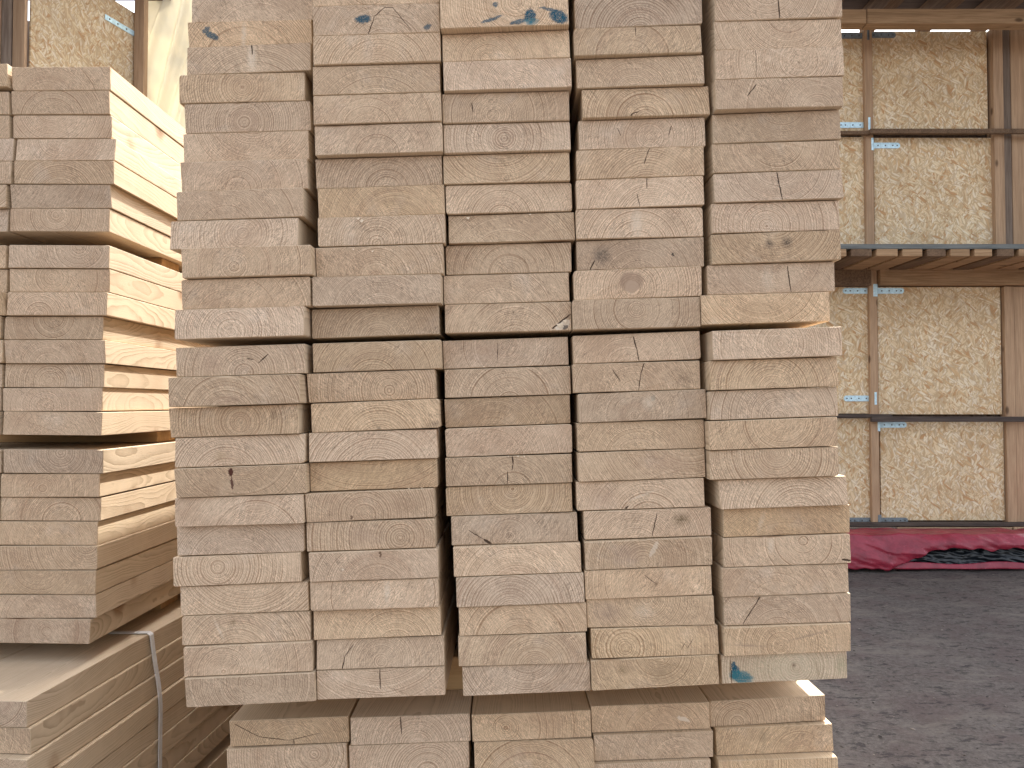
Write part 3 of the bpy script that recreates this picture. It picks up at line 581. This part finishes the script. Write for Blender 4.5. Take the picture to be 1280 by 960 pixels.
# ------------------------------------------------------------------ shed on the right: two storeys of OSB doors
YW = 8.0
def zz(ypx, Y=YW): return CAMZ + (505 - ypx) / 960 * Y
def xx_(xpx, Y=YW): return (xpx - 640) / 960 * Y
def door(x0, x1, y0px, y1px, label, hinges):
    z0, z1 = zz(y1px), zz(y0px); cx = (x0 + x1) / 2
    root = bpy.data.objects.new('board_door', None); C.objects.link(root); root.location = (cx, YW + .02, z0)
    tag(root, label, 'door', 'chipboard doors of the shed')
    hw = (x1 - x0) / 2; h = z1 - z0
    link('panel', boxes_mesh('panel', [(-hw, hw, -.010, .010, 0, h)], .002), MAT['osb'], root)
    link('door_frame', boxes_mesh('door_frame', [(-hw, hw, .012, .055, 0, .09), (-hw, hw, .012, .055, h - .09, h), (-hw, -hw + .09, .012, .055, .091, h - .091), (hw - .09, hw, .012, .055, .091, h - .091)], .003), MAT['post'], root)
    for (side, ypx, dull) in hinges:             # side -1 hinge at the left edge, +1 at the right edge
        zc = zz(ypx) - z0; L = .31; m = MAT['zinc_dull' if dull else 'zinc']
        bm = bmesh.new(); e = side * (hw + .035)
        s0, s1 = sorted((e, e - side * L)); hh = .030
        prof = []
        for k in range(9):
            a = math.pi * k / 8 - math.pi / 2
            prof.append((s1 - hh * .9 + hh * math.cos(a) * .9, hh * math.sin(a)) if side < 0 else (-(-s0 - hh * .9 + hh * math.cos(a) * .9), hh * math.sin(a)))
        prof += [(e, hh), (e, -hh)]
        f0 = [bm.verts.new((x, -.017, zc + z)) for x, z in prof]; f1 = [bm.verts.new((x, -.0125, zc + z)) for x, z in prof]
        k_ = len(prof)
        bm.faces.new(f0); bm.faces.new(f1[::-1])
        for i in range(k_): bm.faces.new((f0[i], f0[(i + 1) % k_], f1[(i + 1) % k_], f1[i]))
        M = Matrix.Translation((e, -.045, zc))
        bmesh.ops.create_cone(bm, cap_ends=True, segments=14, radius1=.020, radius2=.020, depth=.13, matrix=M)
        bmesh.ops.recalc_face_normals(bm, faces=list(bm.faces))
        hg = link('hinge', to_mesh(bm, 'hinge'), m, root)
        bm = bmesh.new()
        for t_ in (.25, .5, .75, .9):
            xs = e - side * L * t_
            bmesh.ops.create_cone(bm, cap_ends=True, segments=10, radius1=.008, radius2=.006, depth=.005, matrix=Matrix.Translation((xs, -.019, zc)) @ Matrix.Rotation(R(90), 4, 'X'))
        link('screw', to_mesh(bm, 'screw'), MAT['screw'], hg)['kind'] = 'stuff'
    return root
xl0, xl1 = xx_(1086) - 1.2, xx_(1084.5); xr0, xr1 = xx_(1096.5), xx_(1246)
door(xl0, xl1, 34, 163, 'upper left chipboard leaf, half hidden by the stack, above the batten', [(1, 39, True), (1, 153, False)])
door(xr0 - .03, xr1 - .04, 33, 163, 'topmost bright chipboard leaf between the two posts, under the roof beam', [(-1, 38, True)])
door(xl0, xl1 + .02, 168, 325, 'left chipboard leaf just above the platform, half hidden by the stack', [])
door(xr0, xr1, 169, 325, 'large chipboard leaf just above the platform, with a bright hinge top left', [(-1, 179, False)])
door(xl0, xl1 + .03, 358, 517, 'left chipboard leaf just under the platform, half hidden by the stack', [(1, 363, False), (1, 498, False)])
door(xr0 + .02, xr1 + .06, 358, 518, 'wide chipboard leaf just under the platform beam', [(-1, 363, False)])
door(xl0, xl1 + .05, 523, 650, 'lowest left chipboard leaf beside the post, near the ground', [(1, 650, True)])
door(xr0 + .03, xr1 + .07, 527, 650, 'lowest chipboard leaf above the red sheet', [(-1, 531, False), (-1, 650, True)])
def thing_box(name, b, mat, label, cat, group=None, bev=.004): return tag(box(name, b, mat, bev=bev), label, cat, group)
# posts
thing_box('timber_post', (xx_(1086.2), xx_(1096), YW - .04, YW + .06, 0.24, zz(332)), MAT['post'], 'slim brown post between the lower chipboard doors', 'post')
thing_box('timber_post', (xx_(1083.5), xx_(1093.5), YW - .04, YW + .06, zz(326), zz(14)), MAT['post'], 'slim brown post between the upper chipboard doors', 'post')
thing_box('timber_post', (xx_(1244.5), xx_(1257), YW - .05, YW + .08, zz(322), zz(31)), MAT['post'], 'light brown post right of the upper chipboard doors', 'post')
thing_box('timber_post', (xx_(1257.4), xx_(1268), YW - .02, YW + .08, zz(322), zz(31)), MAT['post_grey'], 'dark weathered post at the right of the upper storey', 'post')
thing_box('timber_plank', (xx_(1270), xx_(1290), YW, YW + .05, zz(322), zz(31)), MAT['post'], 'upright knotty plank at the right photo edge, upper storey', 'plank')
thing_box('timber_plank', (xx_(1290.6), xx_(1312), YW, YW + .05, zz(322), zz(31)), MAT['post'], 'upright plank beyond the right photo edge, upper storey', 'plank')
thing_box('timber_post', (xx_(1255), xx_(1267), YW - .03, YW + .07, .24, zz(358)), MAT['post'], 'light brown post right of the lower chipboard doors', 'post')
thing_box('timber_plank', (xx_(1267.4), xx_(1288), YW - .02, YW + .05, .24, zz(358)), MAT['post'], 'upright knotty plank at the right photo edge, lower storey', 'plank')
thing_box('timber_plank', (xx_(1288.5), xx_(1312), YW - .02, YW + .05, .24, zz(358)), MAT['post'], 'upright plank beyond the right photo edge, lower storey', 'plank')
# battens
thing_box('timber_batten', (xx_(1000), xx_(1088), YW - .085, YW - .045, zz(168.5), zz(164)), MAT['darky'], 'short brown batten ending at the post, upper left doors', 'batten')
thing_box('timber_batten', (xx_(1085), xx_(1310), YW - .125, YW - .088, zz(169), zz(163)), MAT['darky'], 'long brown batten across the upper right doors', 'batten')
thing_box('timber_batten', (xx_(1000), xx_(1110), YW - .085, YW - .045, zz(522), zz(517.5)), MAT['dark'], 'short black batten ending past the post, lower left doors', 'batten')
thing_box('timber_batten', (xx_(1082), xx_(1310), YW - .13, YW - .09, zz(527), zz(520.5)), MAT['dark'], 'long dark batten across the lower right doors', 'batten')
thing_box('timber_batten', (xx_(1000), xx_(1310), YW - .10, YW - .02, zz(655.5), zz(651)), MAT['dark'], 'thin dark strip along the foot of the doors', 'batten')
# sill beams on the ground
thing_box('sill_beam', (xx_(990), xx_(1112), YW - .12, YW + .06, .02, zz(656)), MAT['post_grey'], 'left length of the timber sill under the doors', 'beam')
thing_box('sill_beam', (xx_(1113), xx_(1254), YW - .11, YW + .06, .02, zz(656.5)), MAT['post'], 'middle length of the timber sill under the doors', 'beam')
thing_box('sill_beam', (xx_(1255), xx_(1320), YW - .13, YW + .06, .02, zz(656)), MAT['post'], 'right length of the timber sill under the doors', 'beam')
# ledger
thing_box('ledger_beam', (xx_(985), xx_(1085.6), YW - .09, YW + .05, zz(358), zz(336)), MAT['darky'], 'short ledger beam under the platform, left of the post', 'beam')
thing_box('ledger_beam', (xx_(1097), xx_(1320), YW - .09, YW + .05, zz(357), zz(335)), MAT['beam'], 'long brown ledger beam under the platform', 'beam')
# platform
YP = 7.18
root = bpy.data.objects.new('platform', None); C.objects.link(root); root.location = (4.0, YP, zz(310, YP))
tag(root, 'timber platform jutting from the shed between the door storeys', 'platform')
hd = zz(303.5, YP) - zz(309.5, YP)
link('deck_edge', boxes_mesh('deck_edge', [(-1.6, 1.9, 0, .05, 0, hd)], .003), MAT['grey'], root)
link('deck', boxes_mesh('deck', [(-1.6, 1.9, .052 + k * .11, .052 + k * .11 + .105, .002, hd - .004) for k in range(8)], .002), MAT['grey'], root)
xk = -1.5; k = 0
while xk < 1.8:
    wk = random.uniform(.16, .20)
    j = link('joist', boxes_mesh('joist', [(0, wk, .004, .90, -.07, -.001)], .003), MAT['beam' if k % 3 else 'darky'], root); j.location = (xk, 0, 0)
    xk += wk + .045; k += 1
# roof above the yard on the right
root = bpy.data.objects.new('shed_roof', None); C.objects.link(root); root.location = (6, 6, CAMZ + 4.2)
tag(root, 'plank roof of the shed seen from below with slits of sky', 'roof')
yy = 0.0; pl = []; rp = random.Random(2)
while yy < 2.35:
    pl.append((-3.4, 5.6, yy, yy + .20, .20, .225)); yy += .20 + (.012 if yy > 1.4 else .001)
m_ = link('roof_planks', boxes_mesh('roof_planks', pl, 0), MAT['dark'], root)
for k in range(15):
    x = -3.35 + k * .62
    j = link('rafter', boxes_mesh('rafter', [(0, .14, 0, 2.5, -.06, .19)], .004), MAT['darky'], root); j.location = (x, 0, 0)
thing_box('roof_beam', (xx_(1000, 7.55), xx_(1086, 7.55), 7.50, 7.64, zz(23, 7.5), zz(5, 7.5)), MAT['beam'], 'short eaves beam butting the post top', 'beam')
thing_box('roof_beam', (xx_(1088, 7.55), xx_(1400, 7.55), 7.52, 7.66, zz(22, 7.5), zz(3, 7.5)), MAT['beam'], 'long brown eaves beam above the bright chipboard leaf', 'beam')

# ------------------------------------------------------------------ shed side at upper left
th = R(72)
root = bpy.data.objects.new('board_door', None); C.objects.link(root); root.location = (-4.62, 7.27, 0); root.rotation_euler = (0, 0, th)
tag(root, 'chipboard door at upper left, seen at a slant above the left stack', 'door', 'chipboard doors of the shed')
link('panel', boxes_mesh('panel', [(0, 1.27, -.01, .01, 1.5, CAMZ + 4.37)], .002), MAT['osb_darker'], root)
link('door_frame', boxes_mesh('door_frame', [(1.19, 1.27, .012, .06, 1.5, CAMZ + 4.37), (0, 1.188, .012, .06, CAMZ + 4.27, CAMZ + 4.37), (0, 1.188, .012, .06, 1.5, 1.6)], .003), MAT['post'], root)
hz = CAMZ + 4.13
hg = link('hinge', boxes_mesh('hinge', [(.86, 1.27, -.018, -.0115, hz - .03, hz + .03), (1.275, 1.31, -.055, -.02, hz - .15, hz + .08)], .003), MAT['zinc'], root)
bm = bmesh.new()
for xs in (.92, 1.03, 1.15): bmesh.ops.create_cone(bm, cap_ends=True, segments=10, radius1=.009, radius2=.007, depth=.005, matrix=Matrix.Translation((xs, -.0205, hz)) @ Matrix.Rotation(R(90), 4, 'X'))
link('screw', to_mesh(bm, 'screw'), MAT['screw'], hg)
o = thing_box('timber_post', (-.055, .055, -.05, .05, 0, CAMZ + 4.9), MAT['post'], 'orange brown post right of the slanted chipboard door', 'post'); o.location = (-4.155, 8.50, 0)
for k, (x0, x1) in enumerate(((-5.02, -4.86), (-4.855, -4.76), (-4.755, -4.64))):
    thing_box('timber_plank', (x0, x1, 7.20 + .01 * k, 7.25 + .01 * k, 0, CAMZ + 4.4), MAT['post' if k != 1 else 'post_grey'],
              ('pale upright plank at the left photo edge', 'narrow grey upright plank, second from the left edge', 'knotty upright plank beside the slanted chipboard door')[k], 'plank')
root = bpy.data.objects.new('shed_roof', None); C.objects.link(root); root.location = (-5.6, 7, CAMZ + 4.75)  # out of view, added so the slanted door stays in shade
tag(root, 'added unseen plank roof keeping the slanted door in shade', 'roof')
link('roof_planks', boxes_mesh('roof_planks', [(-2, 1.75, -2.6 + k * .2, -2.6 + k * .2 + .196, 0, .025) for k in range(22)], 0), MAT['dark'], root)
for k in range(6):
    j = link('rafter', boxes_mesh('rafter', [(-2, 1.7, 0, .07, -.14, -.003)], .004), MAT['darky'], root); j.location = (0, -2.4 + k * .8, 0)
thing_box('shed_wall', (-7.5, -4.3, 9.3, 9.36, 0, CAMZ + 4.7), MAT['post_grey'], 'dark plank wall deep behind the slanted door', 'wall')

# cream sheet hanging at the back
def cloth(name, nx, nz, f, mat, thick=.001):
    bm = bmesh.new(); g = [[bm.verts.new(f(i / (nx - 1), j / (nz - 1))) for i in range(nx)] for j in range(nz)]
    for j in range(nz - 1):
        for i in range(nx - 1): bm.faces.new((g[j][i], g[j][i + 1], g[j + 1][i + 1], g[j + 1][i]))
    me = to_mesh(bm, name)
    for p_ in me.polygons: p_.use_smooth = True
    o = link(name, me, mat); md = o.modifiers.new('thickness', 'SOLIDIFY'); md.thickness = thick
    return o
def sheet_f(u, v):
    x = -4.22 + u * 3.4; z = v * (CAMZ + 4.9)
    y = 8.72 + .05 * math.sin((x * 7.0 - z * 3.0)) + .035 * math.sin(x * 13 - z * 4.2 + 1) * (0.4 + .6 * math.sin(z * .9) ** 2)
    for (c0, sl, a, wd) in ((-4.37, .30, .07, .035), (-4.10, .25, .08, .04), (-4.0, .27, -.05, .03), (-3.80, .22, .07, .05), (-3.2, .30, .08, .12)):
        d = x - (c0 + (z - 4.8) * sl); y -= a * math.exp(-(d / wd) ** 2)
    y += mnoise.noise(Vector((x * 2.5, 0, z * 1.3))) * .06 + mnoise.noise(Vector((x * 9, 4, z * 5))) * .012
    return (x, y, z)
n = N('cream_sheet'); P = n.coord(); g = n.noise(P, 2., 4, .6)
col = n.mix(n.ss(g, .35, .7), (.80, .74, .60), (.70, .66, .56))
tr = n.t.nodes.new('ShaderNodeBsdfTranslucent'); n.put(tr.inputs[0], col)
n.end(col, .6, .25, n.bump(n.noise(P, 30., 4, .6), .3, .01))
ms = n.t.nodes.new('ShaderNodeMixShader'); ms.inputs[0].default_value = .55
n.L(n.b.outputs[0], ms.inputs[1]); n.L(tr.outputs[0], ms.inputs[2]); n.L(ms.outputs[0], n.out.inputs[0])
o = cloth('hanging_sheet', 240, 150, sheet_f, n.m)
tag(o, 'sunlit cream sheet hanging in folds between the door and the big stack', 'sheet')

pl = [(-.4 + k * .205, -.4 + k * .205 + .2, 0, .02, 0, CAMZ + 3.93) for k in range(17)]
o = link('shed_wall', boxes_mesh('shed_wall', pl, 0), MAT['post_grey']); o.location = (2.7, YW + .12, 0)  # dark backing added to keep bright sky out of the door gaps
tag(o, 'added boarding behind the chipboard doors, blocking the sky in their gaps', 'wall')

# red tarpaulin over a low pile, with black film showing under its lifted edge
def red_f(u, v):
    x = 2.9 + u * 3.4
    # v: 0 back top, .45 front top edge, 1 lower hem
    xp = 640 + 960 * x / 7.5
    hem = .03 + .02 * math.sin(x * 5)
    t = max(0., min(1., (xp - 1095) / 90.)); hem += .17 * t * t * (3 - 2 * t)      # hem lifts to the right
    t2 = max(0., min(1., (xp - 1180) / 100.)); hem += .03 * t2
    hem += .03 * mnoise.noise(Vector((x * 9, 2, 0)))
    top = .335 + .012 * mnoise.noise(Vector((x * 3, 0, 0)))
    if v < .4: y = 7.84 - v / .4 * .34; z = top + .012 * mnoise.noise(Vector((x * 6, v * 9, 0)))
    else:
        s = (v - .4) / .6; z = top - s * (top - hem); y = 7.50 - .06 * math.sin(s * 2.2) - .03 * s
    p_ = Vector((x * 5 + z * 9, z * 7, 1)); d = mnoise.fractal(p_, 1.1, 2., 3)
    ridge = abs(math.sin(x * 2.6 + z * 13 + 2 * mnoise.noise(Vector((x * 2, z * 4, 3)))))
    return (x, y - .016 * d - .012 * (1 - ridge) ** 3, z + .006 * mnoise.noise(Vector((x * 6, z * 9, 5))))
n = N('red_tarpaulin'); P = n.coord(); g = n.noise(P, 7., 5, .65)
col = n.mix(n.ss(g, .3, .7), (.19, .011, .027), (.31, .026, .050))
col = n.mix(n.ss(n.noise(P, 16., 4, .7), .58, .72, 0., .55), col, (.50, .09, .14))
o = cloth('red_tarpaulin', 260, 50, red_f, n.end(col, .38, .5, n.bump(g, .5, .02)), .002)
tag(o, 'crumpled dark red tarpaulin draped along the foot of the doors', 'tarpaulin')
def blk_f(u, v):
    x = 2.95 + u * 3.3; s = v; z = .30 - s * .275; d = mnoise.fractal(Vector((x * 6 + z * 10, z * 14, 8)), .8, 2., 4)
    return (x, 7.545 - .05 * s - .028 * d, z)
o = cloth('black_film', 240, 36, blk_f, MAT['black'], .001)
tag(o, 'glossy black plastic film showing under the lifted red tarpaulin', 'film')
def hem_f(u, v):
    x = 3.62 + u * 2.6; xk = .012 * math.sin(x * 7)
    return (x, 7.455 - .02 * v + .01 * math.sin(x * 11), .012 + (1 - v) * (.055 + xk))
o = cloth('red_strip', 90, 6, hem_f, n.m, .003); tag(o, 'narrow red fold lying on the ground under the black film', 'tarpaulin')
thing_box('covered_pile', (2.95, 6.3, 7.60, 7.86, .0, .30), MAT['post_grey'], 'low flat pile hidden beneath the red tarpaulin', 'pile')
